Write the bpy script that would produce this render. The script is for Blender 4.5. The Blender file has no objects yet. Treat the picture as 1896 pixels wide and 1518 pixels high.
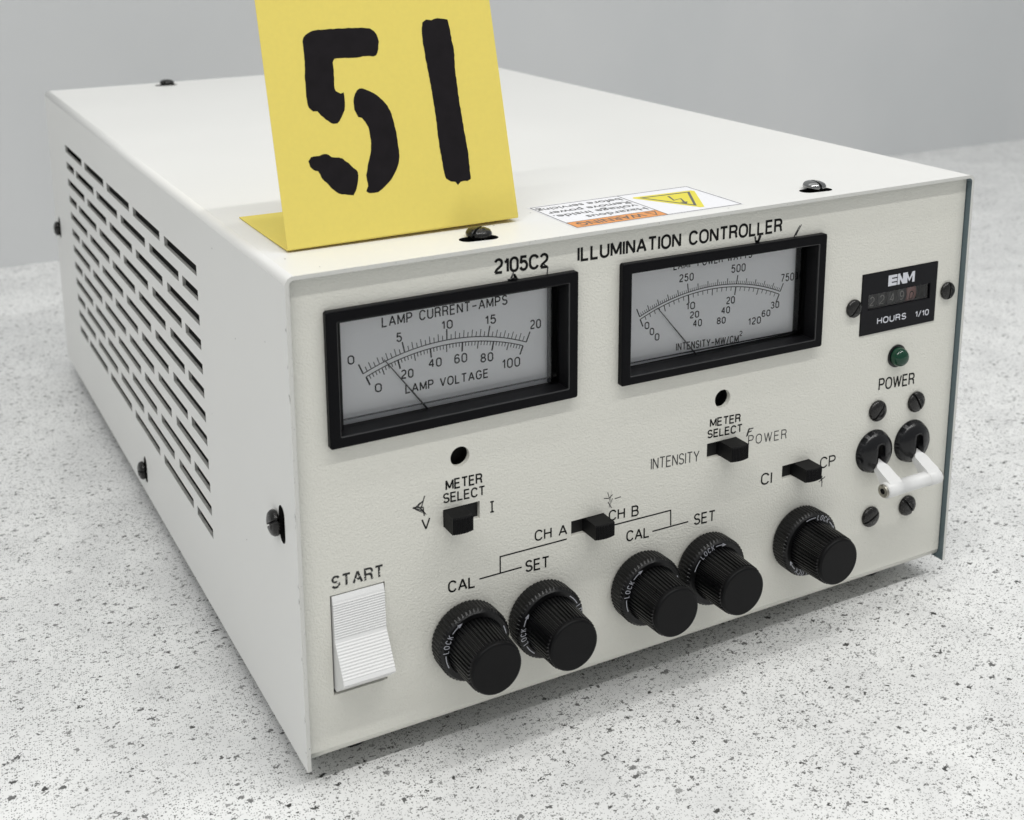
import bpy, bmesh, math, random
from math import sin, cos, pi, radians
from mathutils import Vector, Matrix
from mathutils.geometry import delaunay_2d_cdt

random.seed(7)
MM = 0.001
SC = bpy.context.scene
COL = SC.collection

# ------------------------------------------------------------------ camera
CAM_POS = Vector((-119.22925, -365.20121, 293.14669)) * MM
R_ROWS = ((0.88969861, -0.45639075, -0.01199479),
          (0.11267561, 0.19404074, 0.97450110),
          (0.44242581, 0.86836379, -0.22406188))
cam = bpy.data.cameras.new("camera")
cam_ob = bpy.data.objects.new("camera", cam)
COL.objects.link(cam_ob)
r_, u_, f_ = [Vector(v) for v in R_ROWS]
cam_ob.matrix_world = Matrix(((r_.x, u_.x, -f_.x, CAM_POS.x),
                              (r_.y, u_.y, -f_.y, CAM_POS.y),
                              (r_.z, u_.z, -f_.z, CAM_POS.z), (0, 0, 0, 1)))
cam.sensor_width = 36.0
cam.sensor_fit = 'HORIZONTAL'
cam.lens = 2326.46767 / 1896.0 * 36.0
cam.shift_x = (948 - 875.025) / 1896.0
cam.shift_y = (355.115 - 759) / 1896.0
cam.clip_start = 0.01
cam.clip_end = 20
cam.dof.use_dof = True
cam.dof.focus_distance = 0.485
cam.dof.aperture_fstop = cam.lens / 2.3      # a phone lens, about 2.3 mm wide
SC.camera = cam_ob

# ------------------------------------------------------------------ light
SC.view_settings.view_transform = 'Standard'
SC.view_settings.look = 'None'
SC.view_settings.exposure = 0.28
SC.view_settings.gamma = 1.0
world = bpy.data.worlds.new("World")
SC.world = world
world.use_nodes = True
bg = world.node_tree.nodes["Background"]
bg.inputs[1].default_value = 0.44
_n, _l = world.node_tree.nodes, world.node_tree.links
_tc = _n.new("ShaderNodeTexCoord")
_sx = _n.new("ShaderNodeSeparateXYZ")
_mr = _n.new("ShaderNodeMapRange")
_mr.inputs["From Min"].default_value = -0.2
_mr.inputs["From Max"].default_value = 0.8
_rp = _n.new("ShaderNodeValToRGB")          # a room: mid-grey walls, pale ceiling
_rp.color_ramp.elements[0].color = (0.66, 0.68, 0.69, 1)
_rp.color_ramp.elements[1].color = (0.88, 0.90, 0.91, 1)
_l.new(_tc.outputs["Generated"], _sx.inputs[0])
_l.new(_sx.outputs["Z"], _mr.inputs["Value"])
_l.new(_mr.outputs[0], _rp.inputs[0])
_l.new(_rp.outputs[0], bg.inputs[0])


def area(name, loc, size, size_y, power, color, target):
    l = bpy.data.lights.new(name, 'AREA')
    l.shape = 'RECTANGLE'
    l.size, l.size_y = size, size_y
    l.energy = power
    l.color = color
    o = bpy.data.objects.new(name, l)
    o.location = loc
    o.rotation_euler = (Vector(target) - Vector(loc)).to_track_quat('-Z', 'Y').to_euler()
    COL.objects.link(o)
    return o


# overhead fluorescent fittings of the room
area("ceiling_tube_light", (-0.05, -0.56, 1.55), 2.6, 0.05, 14.8, (1.0, 0.992, 0.97), (-0.05, -0.56, 0))
area("ceiling_tube_light", (-0.05, -0.215, 1.55), 2.6, 0.05, 5.0, (1.0, 0.992, 0.97), (-0.05, -0.215, 0))
area("ceiling_panel_light", (0.2, 0.75, 1.75), 2.6, 0.9, 6.5, (1.0, 0.99, 0.97), (0.2, 0.75, 0))


# ------------------------------------------------------------------ materials
def nodes_of(m):
    return m.node_tree.nodes, m.node_tree.links


def mat(name, color, rough=0.5, metal=0.0, bump=None, spec=0.5, mottled=None, coat=0.0, wear=None):
    """bump = (scale per metre, strength, distance mm); mottled = (scale, darker factor)"""
    m = bpy.data.materials.new(name)
    m.use_nodes = True
    N, L = nodes_of(m)
    b = N["Principled BSDF"]
    b.inputs["Base Color"].default_value = (*color, 1)
    b.inputs["Roughness"].default_value = rough
    b.inputs["Metallic"].default_value = metal
    b.inputs["Specular IOR Level"].default_value = spec
    b.inputs["Coat Weight"].default_value = coat
    tc = N.new("ShaderNodeTexCoord")
    if bump:
        n = N.new("ShaderNodeTexNoise")
        n.inputs["Scale"].default_value = bump[0]
        n.inputs["Detail"].default_value = 3
        L.new(tc.outputs["Object"], n.inputs["Vector"])
        bp = N.new("ShaderNodeBump")
        bp.inputs["Strength"].default_value = bump[1]
        bp.inputs["Distance"].default_value = bump[2] * MM
        L.new(n.outputs["Fac"], bp.inputs["Height"])
        L.new(bp.outputs["Normal"], b.inputs["Normal"])
    if mottled:
        n = N.new("ShaderNodeTexNoise")
        n.inputs["Scale"].default_value = mottled[0]
        n.inputs["Detail"].default_value = 5
        L.new(tc.outputs["Object"], n.inputs["Vector"])
        rp = N.new("ShaderNodeValToRGB")
        rp.color_ramp.elements[0].position = 0.3
        rp.color_ramp.elements[1].position = 0.7
        rp.color_ramp.elements[0].color = (*[c * mottled[1] for c in color], 1)
        rp.color_ramp.elements[1].color = (*color, 1)
        L.new(n.outputs["Fac"], rp.inputs["Fac"])
        L.new(rp.outputs["Color"], b.inputs["Base Color"])
        rr = N.new("ShaderNodeMapRange")
        rr.inputs["To Min"].default_value = max(0.02, rough - 0.07)
        rr.inputs["To Max"].default_value = min(1, rough + 0.07)
        L.new(n.outputs["Fac"], rr.inputs["Value"])
        L.new(rr.outputs["Result"], b.inputs["Roughness"])
    if wear:   # small chips of another colour: (scale, threshold, colour)
        n = N.new("ShaderNodeTexNoise")
        n.inputs["Scale"].default_value = wear[0]
        n.inputs["Detail"].default_value = 6
        n.inputs["Roughness"].default_value = 0.65
        L.new(tc.outputs["Object"], n.inputs["Vector"])
        g = N.new("ShaderNodeValToRGB")
        g.color_ramp.elements[0].position = wear[1]
        g.color_ramp.elements[1].position = wear[1] + 0.03
        L.new(n.outputs["Fac"], g.inputs["Fac"])
        mx = N.new("ShaderNodeMix")
        mx.data_type = 'RGBA'
        src = b.inputs["Base Color"].links[0].from_socket if b.inputs["Base Color"].links else None
        if src:
            L.new(src, mx.inputs["A"])
        else:
            mx.inputs["A"].default_value = (*color, 1)
        mx.inputs["B"].default_value = (*wear[2], 1)
        L.new(g.outputs["Color"], mx.inputs["Factor"])
        L.new(mx.outputs["Result"], b.inputs["Base Color"])
    return m


CREAM = (0.77, 0.755, 0.70)
M = {}
M['cover'] = mat("cream_cover_paint", (0.785, 0.783, 0.76), 0.42, bump=(900, 0.12, 0.05), mottled=(6, 0.955))
M['panel'] = mat("cream_panel_paint", (0.745, 0.735, 0.67), 0.38, bump=(1250, 1.0, 0.26), mottled=(7, 0.97))
M['edge'] = mat("worn_sheet_edge", (0.62, 0.62, 0.59), 0.5, wear=(1400, 0.63, (0.12, 0.12, 0.12)))
M['cutwall'] = mat("shaded_cut_edge", (0.42, 0.42, 0.40), 0.6, mottled=(300, 0.7))  # greyer than the cover paint: shade of the slots put into the colour
M['inner'] = mat("bare_inner_wall", (0.11, 0.15, 0.165), 0.45)
M['chassis'] = mat("dark_chassis", (0.010, 0.010, 0.010), 0.6, mottled=(60, 0.5), spec=.2)
M['black'] = mat("black_bezel_plastic", (0.003, 0.003, 0.004), 0.36, bump=(2500, 0.25, 0.03), spec=.09)
M['bezeledge'] = mat("bezel_edge_highlight", (0.035, 0.035, 0.036), 0.22, spec=.5)  # lighter grey paints a highlight round the inner bezel edge
M['dusty'] = mat("dusty_black_plastic", (0.006, 0.006, 0.007), 0.4, spec=.18, wear=(1500, 0.66, (0.10, 0.10, 0.10)))
M['blackmat'] = mat("black_matt_plastic", (0.006, 0.006, 0.0065), 0.5, bump=(1800, 0.3, 0.04), spec=.14)
M['knob'] = mat("black_knob_plastic", (0.0055, 0.0055, 0.006), 0.30, bump=(1300, 0.6, 0.07), mottled=(500, 0.6), spec=.3)
M['knobcap'] = mat("knob_cap_plastic", (0.005, 0.005, 0.0055), 0.40, bump=(900, 0.3, 0.06), mottled=(120, 0.7), spec=.14)
M['gloss'] = mat("black_gloss_dome", (0.004, 0.004, 0.005), 0.24, spec=.4)
M['screw'] = mat("black_oxide_steel", (0.026, 0.025, 0.024), 0.26, metal=0.35, mottled=(700, 0.5))
M['glintscrew'] = mat("glint_screw_steel", (0.30, 0.30, 0.30), 0.10, metal=1.0)  # paler, shinier copy of the screw steel, painting the glint on one head
M['steel'] = mat("bright_bolt_steel", (0.45, 0.43, 0.38), 0.35, metal=0.9, mottled=(700, 0.6))
M['hole'] = mat("dark_hole", (0.004, 0.004, 0.004), 0.7)
M['rubber'] = mat("grey_rubber", (0.03, 0.03, 0.03), 0.8)
M['white'] = mat("white_switch_plastic", (0.77, 0.77, 0.765), 0.38, mottled=(40, 0.985))
M['ink'] = mat("black_screen_print", (0.007, 0.007, 0.007), 0.6, spec=.15)
M['wornink'] = mat("worn_screen_print", (0.014, 0.014, 0.014), 0.6, wear=(700, 0.56, (0.72, 0.71, 0.66)))
M['thinink'] = mat("thin_screen_print", (0.04, 0.04, 0.04), 0.6, wear=(1500, 0.72, (0.55, 0.54, 0.50)))
M['pen'] = mat("marker_scratch", (0.03, 0.03, 0.03), 0.5, wear=(1500, 0.6, (0.3, 0.3, 0.28)))
M['dialink'] = mat("dial_print", (0.006, 0.006, 0.007), 0.7, spec=.1)
M['dial'] = mat("dial_paper", (0.945, 0.947, 0.955), 0.5)
M['needle'] = mat("black_needle", (0.015, 0.015, 0.015), 0.4)
M['whiteink'] = mat("white_knob_print", (0.50, 0.51, 0.56), 0.5, wear=(1400, 0.66, (0.05, 0.05, 0.05)))
M['hourprint'] = mat("white_counter_print", (0.66, 0.67, 0.72), 0.5)
M['hourface'] = mat("black_counter_face", (0.006, 0.006, 0.008), 0.42, bump=(1200, 0.1, 0.03), spec=.15)
M['wheel'] = mat("grey_digit_wheel", (0.055, 0.055, 0.055), 0.5)
M['redwheel'] = mat("red_digit_wheel", (0.42, 0.22, 0.20), 0.5)
M['digit'] = mat("counter_digit", (0.34, 0.33, 0.31), 0.5)
M['cardink'] = mat("black_card_ink", (0.013, 0.011, 0.013), 0.75, mottled=(220, 0.7), spec=.12)
M['sticker'] = mat("white_sticker", (0.86, 0.86, 0.89), 0.3)
M['orange'] = mat("orange_sticker_band", (0.78, 0.30, 0.06), 0.3)
M['yellow'] = mat("yellow_warning_sign", (0.80, 0.70, 0.02), 0.3)
M['stickerink'] = mat("sticker_print", (0.10, 0.10, 0.10), 0.4)
M['spot'] = mat("paint_nick", (0.10, 0.10, 0.09), 0.7)

m = mat("yellow_card_stock", (0.93, 0.82, 0.195), 0.8, bump=(1800, 0.12, 0.03), mottled=(600, 0.965))
M['card'] = m
b = m.node_tree.nodes["Principled BSDF"]
# thin card lets a little warm light through
N, L = nodes_of(m)
tr = N.new("ShaderNodeBsdfTranslucent")
tr.inputs[0].default_value = (0.85, 0.55, 0.10, 1)
mx = N.new("ShaderNodeMixShader")
mx.inputs[0].default_value = 0.24
L.new(b.outputs[0], mx.inputs[1])
L.new(tr.outputs[0], mx.inputs[2])
L.new(mx.outputs[0], N["Material Output"].inputs["Surface"])

m = mat("green_lens", (0.0, 0.055, 0.025), 0.12)
M['green'] = m
m.node_tree.nodes["Principled BSDF"].inputs["Transmission Weight"].default_value = 0.35


def glass_mat(name, tint, rough, alpha_white):
    m = bpy.data.materials.new(name)
    m.use_nodes = True
    N, L = nodes_of(m)
    N.remove(N["Principled BSDF"])
    t = N.new("ShaderNodeBsdfTransparent")
    t.inputs[0].default_value = (*tint, 1)
    g = N.new("ShaderNodeBsdfGlossy")
    g.inputs["Roughness"].default_value = rough
    fr = N.new("ShaderNodeFresnel")
    fr.inputs[0].default_value = 1.49
    mx = N.new("ShaderNodeMixShader")
    L.new(fr.outputs[0], mx.inputs[0])
    L.new(t.outputs[0], mx.inputs[1])
    L.new(g.outputs[0], mx.inputs[2])
    L.new(mx.outputs[0], N["Material Output"].inputs["Surface"])
    return m


M['glass'] = glass_mat("clear_meter_window", (0.985, 0.99, 0.995), 0.02, 0)
M['glassedge'] = glass_mat("clear_plastic_edge", (0.42, 0.43, 0.45), 0.1, 0)


# ---- speckled laminate
def table_material():
    m = bpy.data.materials.new("speckled_laminate")
    m.use_nodes = True
    N, L = nodes_of(m)
    b = N["Principled BSDF"]
    b.inputs["Roughness"].default_value = 0.42
    tc = N.new("ShaderNodeTexCoord")
    # base with cloudy grey patches
    n0 = N.new("ShaderNodeTexNoise")
    n0.inputs["Scale"].default_value = 34
    n0.inputs["Detail"].default_value = 6
    L.new(tc.outputs["Object"], n0.inputs["Vector"])
    r0 = N.new("ShaderNodeValToRGB")
    r0.color_ramp.elements[0].position = 0.33
    r0.color_ramp.elements[0].color = (0.73, 0.733, 0.727, 1)
    r0.color_ramp.elements[1].position = 0.62
    r0.color_ramp.elements[1].color = (0.83, 0.833, 0.823, 1)
    L.new(n0.outputs["Fac"], r0.inputs["Fac"])
    cur = r0.outputs["Color"]

    npatch = N.new("ShaderNodeTexNoise")
    npatch.inputs["Scale"].default_value = 30
    npatch.inputs["Detail"].default_value = 4
    L.new(tc.outputs["Object"], npatch.inputs["Vector"])
    patch = N.new("ShaderNodeMapRange")
    patch.inputs["From Min"].default_value = 0.40
    patch.inputs["From Max"].default_value = 0.60
    patch.inputs["To Min"].default_value = 0.75
    patch.inputs["To Max"].default_value = 1.0
    L.new(npatch.outputs["Fac"], patch.inputs["Value"])

    def layer(scale, dens, rmin, rmax, color, warp_scale, warp, stretch, rot, seed, strength, soft=0.05):
        nonlocal cur
        mp = N.new("ShaderNodeMapping")
        mp.inputs["Location"].default_value = (seed * 0.37, seed * 0.71, 0)
        mp.inputs["Rotation"].default_value = (0, 0, rot)
        mp.inputs["Scale"].default_value = (stretch, 1, 1)
        L.new(tc.outputs["Object"], mp.inputs["Vector"])
        wn = N.new("ShaderNodeTexNoise")
        wn.inputs["Scale"].default_value = warp_scale
        wn.inputs["Detail"].default_value = 2
        L.new(mp.outputs["Vector"], wn.inputs["Vector"])
        sb = N.new("ShaderNodeVectorMath")
        sb.operation = 'SUBTRACT'
        sb.inputs[1].default_value = (0.5, 0.5, 0.5)
        L.new(wn.outputs["Color"], sb.inputs[0])
        ml = N.new("ShaderNodeVectorMath")
        ml.operation = 'SCALE'
        ml.inputs["Scale"].default_value = warp
        L.new(sb.outputs[0], ml.inputs[0])
        ad = N.new("ShaderNodeVectorMath")
        ad.operation = 'ADD'
        L.new(mp.outputs["Vector"], ad.inputs[0])
        L.new(ml.outputs[0], ad.inputs[1])
        v = N.new("ShaderNodeTexVoronoi")
        v.voronoi_dimensions = '2D'
        v.inputs["Scale"].default_value = scale
        L.new(ad.outputs[0], v.inputs["Vector"])
        sp = N.new("ShaderNodeSeparateColor")
        L.new(v.outputs["Color"], sp.inputs[0])
        # radius per cell, zero for most cells
        mr = N.new("ShaderNodeMapRange")
        mr.inputs["From Min"].default_value = 1 - dens
        mr.inputs["From Max"].default_value = 1
        mr.inputs["To Min"].default_value = rmin
        mr.inputs["To Max"].default_value = rmax
        mr.clamp = False
        L.new(sp.outputs[0], mr.inputs["Value"])
        gt = N.new("ShaderNodeMath")
        gt.operation = 'GREATER_THAN'
        gt.inputs[1].default_value = 1 - dens
        L.new(sp.outputs[0], gt.inputs[0])
        rad = N.new("ShaderNodeMath")
        rad.operation = 'MULTIPLY'
        L.new(mr.outputs[0], rad.inputs[0])
        L.new(gt.outputs[0], rad.inputs[1])
        df = N.new("ShaderNodeMath")
        df.operation = 'SUBTRACT'
        L.new(rad.outputs[0], df.inputs[0])
        L.new(v.outputs["Distance"], df.inputs[1])
        st = N.new("ShaderNodeMapRange")
        st.inputs["From Min"].default_value = 0
        st.inputs["From Max"].default_value = soft
        st.inputs["To Min"].default_value = 0
        st.inputs["To Max"].default_value = strength
        L.new(df.outputs[0], st.inputs["Value"])
        # tone differs from fleck to fleck
        tn = N.new("ShaderNodeMapRange")
        tn.inputs["To Min"].default_value = 0.55
        tn.inputs["To Max"].default_value = 1.0
        L.new(sp.outputs[1], tn.inputs["Value"])
        fm = N.new("ShaderNodeMath")
        fm.operation = 'MULTIPLY'
        L.new(st.outputs[0], fm.inputs[0])
        L.new(tn.outputs[0], fm.inputs[1])
        if scale > 600:
            fp = N.new("ShaderNodeMath")
            fp.operation = 'MULTIPLY'
            L.new(fm.outputs[0], fp.inputs[0])
            L.new(patch.outputs[0], fp.inputs[1])
            fm = fp
        mx = N.new("ShaderNodeMix")
        mx.data_type = 'RGBA'
        L.new(fm.outputs[0], mx.inputs["Factor"])
        L.new(cur, mx.inputs["A"])
        mx.inputs["B"].default_value = (*color, 1)
        cur = mx.outputs["Result"]

    layer(520, 0.45, 0.10, 0.38, (0.50, 0.505, 0.50), 1100, 0.0024, 0.8, 0.4, 1, 0.60, 0.14)    # pale fibres
    layer(1200, 0.44, 0.16, 0.35, (0.085, 0.085, 0.082), 2500, 0.0004, 1.0, 0.1, 2, 1.0, 0.05)   # pin dots
    layer(820, 0.32, 0.12, 0.35, (0.08, 0.08, 0.077), 1500, 0.0013, 0.8, 0.9, 3, 1.0, 0.05)      # small flecks
    layer(520, 0.22, 0.10, 0.32, (0.055, 0.055, 0.053), 1000, 0.0030, 0.7, 2.1, 4, 1.0, 0.05)    # flecks
    layer(270, 0.20, 0.08, 0.29, (0.04, 0.04, 0.038), 800, 0.0042, 0.8, 1.2, 5, 1.0, 0.04)       # large chips
    L.new(cur, b.inputs["Base Color"])
    return m


M['table'] = table_material()


def wall_material():
    m = mat("grey_wall_paint", (0.62, 0.63, 0.64), 0.55, bump=(60, 0.15, 0.5))
    N, L = nodes_of(m)
    b = N["Principled BSDF"]
    tc = N.new("ShaderNodeTexCoord")
    n = N.new("ShaderNodeTexNoise")
    n.inputs["Scale"].default_value = 3.2
    n.inputs["Detail"].default_value = 4
    mp = N.new("ShaderNodeMapping")
    mp.inputs["Scale"].default_value = (1.2, 1, 0.7)
    L.new(tc.outputs["Object"], mp.inputs[0])
    L.new(mp.outputs[0], n.inputs["Vector"])
    r = N.new("ShaderNodeValToRGB")
    r.color_ramp.elements[0].position = 0.35
    r.color_ramp.elements[0].color = (0.595, 0.608, 0.615, 1)
    r.color_ramp.elements[1].position = 0.65
    r.color_ramp.elements[1].color = (0.655, 0.66, 0.662, 1)
    L.new(n.outputs["Fac"], r.inputs[0])
    L.new(r.outputs[0], b.inputs["Base Color"])
    return m


M['wall'] = wall_material()


# ------------------------------------------------------------------ mesh helpers (all in mm)
class MB:
    def __init__(self, *mats):
        self.v, self.f, self.mi, self.sm = [], [], [], []
        self.mats = list(mats)

    def add(self, verts, faces, mi=0, smooth=False):
        o = len(self.v)
        self.v += [tuple(p) for p in verts]
        for f in faces:
            self.f.append([i + o for i in f])
            self.mi.append(mi)
            self.sm.append(smooth)

    def build(self, name, parent=None, label=None):
        me = bpy.data.meshes.new(name)
        me.from_pydata([(x * MM, y * MM, z * MM) for x, y, z in self.v], [], self.f)
        for mt in self.mats:
            me.materials.append(M[mt])
        for p, mi, s in zip(me.polygons, self.mi, self.sm):
            p.material_index = mi
            p.use_smooth = s
        bm = bmesh.new()
        bm.from_mesh(me)
        bmesh.ops.remove_doubles(bm, verts=bm.verts, dist=1e-7)
        bm.to_mesh(me)
        bm.free()
        me.update()
        o = bpy.data.objects.new(name, me)
        COL.objects.link(o)
        if parent:
            o.parent = parent
        if label:
            o["label"] = label
        return o

    # ---- shapes
    def box(self, x0, y0, z0, x1, y1, z1, mi=0):
        v = [(x, y, z) for x in (x0, x1) for y in (y0, y1) for z in (z0, z1)]
        self.add(v, [(0, 1, 3, 2), (4, 6, 7, 5), (0, 4, 5, 1), (2, 3, 7, 6), (0, 2, 6, 4), (1, 5, 7, 3)], mi)

    def rings(self, rs, mi=0, smooth=False, cap0=False, cap1=False, mis=None):
        """rs: rings of 3-D points of equal length, joined one to the next"""
        n = len(rs[0])
        vs = [p for r in rs for p in r]
        fs, ms = [], []
        for k in range(len(rs) - 1):
            for i in range(n):
                j = (i + 1) % n
                fs.append((k * n + i, k * n + j, (k + 1) * n + j, (k + 1) * n + i))
                ms.append(mis[k] if mis else mi)
        o = len(self.v)
        self.v += [tuple(p) for p in vs]
        for f, mm_ in zip(fs, ms):
            self.f.append([i + o for i in f])
            self.mi.append(mm_)
            self.sm.append(smooth)
        if cap0:
            self.f.append([o + i for i in range(n)][::-1])
            self.mi.append(mis[0] if mis else mi)
            self.sm.append(False)
        if cap1:
            self.f.append([o + (len(rs) - 1) * n + i for i in range(n)])
            self.mi.append(mis[-1] if mis else mi)
            self.sm.append(False)

    def disc_y(self, cx, cz, y, r, n=32, mi=0):
        self.add([(cx + r * cos(2 * pi * i / n), y, cz + r * sin(2 * pi * i / n)) for i in range(n)],
                 [tuple(range(n))], mi)


def circle_y(cx, cz, y, r, n=48, wave=0.0, k=0, ph=0.0):
    out = []
    for i in range(n):
        a = 2 * pi * i / n + ph
        rr = r + (wave * (1 if (i % k) < k / 2 else -1) if k else 0)
        out.append((cx + rr * cos(a), y, cz + rr * sin(a)))
    return out


def rrect(x0, z0, x1, z1, r, n=5):
    pts = []
    for cx, cz, a0 in ((x1 - r, z1 - r, 0), (x0 + r, z1 - r, pi / 2), (x0 + r, z0 + r, pi), (x1 - r, z0 + r, 1.5 * pi)):
        for i in range(n + 1):
            a = a0 + pi / 2 * i / n
            pts.append((cx + r * cos(a), cz + r * sin(a)))
    return pts


def capsule(cx, cz, length, width, ang=0, n=8):
    pts = []
    r = width / 2
    h = length / 2 - r
    for s, a0 in ((1, -pi / 2), (-1, pi / 2)):
        for i in range(n + 1):
            a = a0 + pi * i / n
            x, z = s * h + r * cos(a), r * sin(a)
            pts.append((cx + x * cos(ang) - z * sin(ang), cz + x * sin(ang) + z * cos(ang)))
    return pts


def circle2(cx, cz, r, n=32):
    return [(cx + r * cos(2 * pi * i / n), cz + r * sin(2 * pi * i / n)) for i in range(n)]


def inside(p, poly):
    c = False
    x, y = p
    j = len(poly) - 1
    for i in range(len(poly)):
        xi, yi = poly[i]
        xj, yj = poly[j]
        if (yi > y) != (yj > y) and x < (xj - xi) * (y - yi) / (yj - yi) + xi:
            c = not c
        j = i
    return c


def cdt(outer, holes, extra=()):
    vs, es = [], []

    def loop(pts):
        o = len(vs)
        vs.extend(Vector(p) for p in pts)
        es.extend((o + i, o + (i + 1) % len(pts)) for i in range(len(pts)))
    loop(outer)
    for h in holes:
        loop(h)
    for a, b_ in extra:
        o = len(vs)
        vs.extend((Vector(a), Vector(b_)))
        es.append((o, o + 1))
    V, E, F, *_ = delaunay_2d_cdt(vs, es, [], 0, 1e-5)
    V = [(p.x, p.y) for p in V]
    keep = []
    boxes = [(min(p[0] for p in h), max(p[0] for p in h), min(p[1] for p in h), max(p[1] for p in h), h) for h in holes]
    for f in F:
        c = (sum(V[i][0] for i in f) / len(f), sum(V[i][1] for i in f) / len(f))
        if not inside(c, outer):
            continue
        if any(x0 <= c[0] <= x1 and y0 <= c[1] <= y1 and inside(c, h) for x0, x1, y0, y1, h in boxes):
            continue
        keep.append(tuple(f))
    return V, keep


def sheet(mb, V, F, mapf, mi_front=0, mi_back=0, mi_edge=0, smooth_test=None):
    """V, F: 2-D triangulation; mapf(u, v, side) -> 3-D, side 0 outer face, 1 inner face"""
    o = len(mb.v)
    n = len(V)
    mb.v += [mapf(u, v, 0) for u, v in V] + [mapf(u, v, 1) for u, v in V]
    cnt = {}
    for f in F:
        sm = smooth_test(f) if smooth_test else False
        mb.f.append([o + i for i in f]); mb.mi.append(mi_front); mb.sm.append(sm)
        mb.f.append([o + n + i for i in reversed(f)]); mb.mi.append(mi_back); mb.sm.append(sm)
        for i in range(len(f)):
            a, b_ = f[i], f[(i + 1) % len(f)]
            cnt.setdefault(frozenset((a, b_)), []).append((a, b_))
    for k, l in cnt.items():
        if len(l) == 1:
            a, b_ = l[0]
            mb.f.append([o + b_, o + a, o + n + a, o + n + b_]); mb.mi.append(mi_edge); mb.sm.append(False)


# ------------------------------------------------------------------ stroke lettering
def arc(cx, cy, rx, ry, a0, a1, n=10):
    return [(cx + rx * cos(radians(a0 + (a1 - a0) * i / n)), cy + ry * sin(radians(a0 + (a1 - a0) * i / n))) for i in range(n + 1)]


def oval(x0, x1, y0=0, y1=1):
    w = (x1 - x0) / 2
    r = w
    cx = (x0 + x1) / 2
    ry = min((y1 - y0) / 2, r * 1.15)
    return arc(cx, y1 - ry, r, ry, 0, 180, 12) + arc(cx, y0 + ry, r, ry, 180, 360, 12) + [(x1, y1 - ry)]


G = {
    'A': (.66, [[(0, 0), (.33, 1), (.66, 0)], [(.11, .32), (.55, .32)]]),
    'B': (.56, [[(0, .53), (.34, .53)] + arc(.33, .765, .19, .235, -90, 90, 8)[0:] + [(0, 1), (0, 0), (.35, 0)] + arc(.35, .265, .21, .265, -90, 90, 8)]),
    'C': (.62, [arc(.32, .64, .30, .36, 22, 180, 12) + arc(.32, .36, .30, .36, 180, 338, 12)]),
    'D': (.60, [[(0, 0), (0, 1), (.25, 1)] + arc(.25, .62, .35, .38, 90, 0, 8) + arc(.25, .38, .35, .38, 0, -90, 8) + [(0, 0)]]),
    'E': (.52, [[(.52, 0), (0, 0), (0, 1), (.50, 1)], [(0, .53), (.46, .53)]]),
    'F': (.50, [[(0, 0), (0, 1), (.50, 1)], [(0, .52), (.42, .52)]]),
    'G': (.64, [arc(.32, .64, .31, .36, 25, 180, 12) + arc(.32, .36, .31, .36, 180, 340, 12) + [(.63, .48), (.36, .48)]]),
    'H': (.56, [[(0, 0), (0, 1)], [(.56, 0), (.56, 1)], [(0, .53), (.56, .53)]]),
    'I': (.0, [[(0, 0), (0, 1)]]),
    'K': (.58, [[(0, 0), (0, 1)], [(.55, 1), (0, .38)], [(.2, .6), (.58, 0)]]),
    'L': (.48, [[(0, 1), (0, 0), (.48, 0)]]),
    'M': (.70, [[(0, 0), (0, 1), (.35, .12), (.70, 1), (.70, 0)]]),
    'N': (.57, [[(0, 0), (0, 1), (.57, 0), (.57, 1)]]),
    'O': (.64, [oval(0, .64)]),
    'P': (.55, [[(0, 0), (0, 1), (.33, 1)] + arc(.32, .74, .22, .26, 90, -90, 8) + [(0, .48)]]),
    'R': (.57, [[(0, 0), (0, 1), (.35, 1)] + arc(.34, .755, .21, .245, 90, -90, 8) + [(0, .51)], [(.34, .51), (.50, .38), (.52, .14), (.57, 0)]]),
    'S': (.56, [arc(.28, .745, .25, .255, 20, 270, 12) + arc(.28, .255, .27, .245, 85, -160, 12)]),
    'T': (.58, [[(0, 1), (.58, 1)], [(.29, 1), (.29, 0)]]),
    'U': (.57, [[(0, 1), (0, .3)] + arc(.285, .30, .285, .30, 180, 360, 10) + [(.57, 1)]]),
    'V': (.62, [[(0, 1), (.31, 0), (.62, 1)]]),
    'W': (.88, [[(0, 1), (.22, 0), (.44, 1), (.66, 0), (.88, 1)]]),
    'Y': (.62, [[(0, 1), (.31, .45), (.62, 1)], [(.31, .45), (.31, 0)]]),
    '0': (.50, [oval(0, .50)]),
    '1': (.24, [[(0, .74), (.12, .80), (.22, 1), (.22, 0)]]),
    '2': (.50, [arc(.25, .73, .24, .27, 165, -20, 10) + [(.44, .52), (.10, .22), (.0, 0), (.50, 0)]]),
    '3': (.50, [arc(.24, .76, .22, .24, 160, -90, 10) + arc(.24, .26, .25, .26, 90, -160, 10)]),
    '4': (.54, [[(.40, 0), (.40, 1), (0, .30), (.54, .30)]]),
    '5': (.50, [[(.46, 1), (.09, 1), (.03, .50)] + arc(.24, .33, .25, .33, 135, -160, 12)]),
    '6': (.50, [arc(.25, .30, .24, .30, 0, 360, 14), arc(.27, .55, .26, .45, 180, 40, 8), [(.01, .55), (.01, .30)]]),
    '7': (.50, [[(0, 1), (.50, 1), (.16, 0)]]),
    '8': (.50, [arc(.25, .76, .21, .24, -90, 270, 14), arc(.25, .26, .25, .26, 90, 450, 14)]),
    '9': (.50, [arc(.25, .69, .24, .31, 0, 360, 14), [(.49, .69)] + arc(.25, .42, .24, .42, 0, -130, 8)]),
    '-': (.50, [[(0, .45), (.50, .45)]]),
    '/': (.36, [[(0, -.1), (.36, 1.05)]]),
    '.': (.04, [[(0, 0), (.05, 0)]]),
    ' ': (.30, []),
    'i': (.14, [[(0, 0), (.14, 0)], [(.07, 0), (.07, 1)], [(0, 1), (.14, 1)]]),
}


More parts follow.
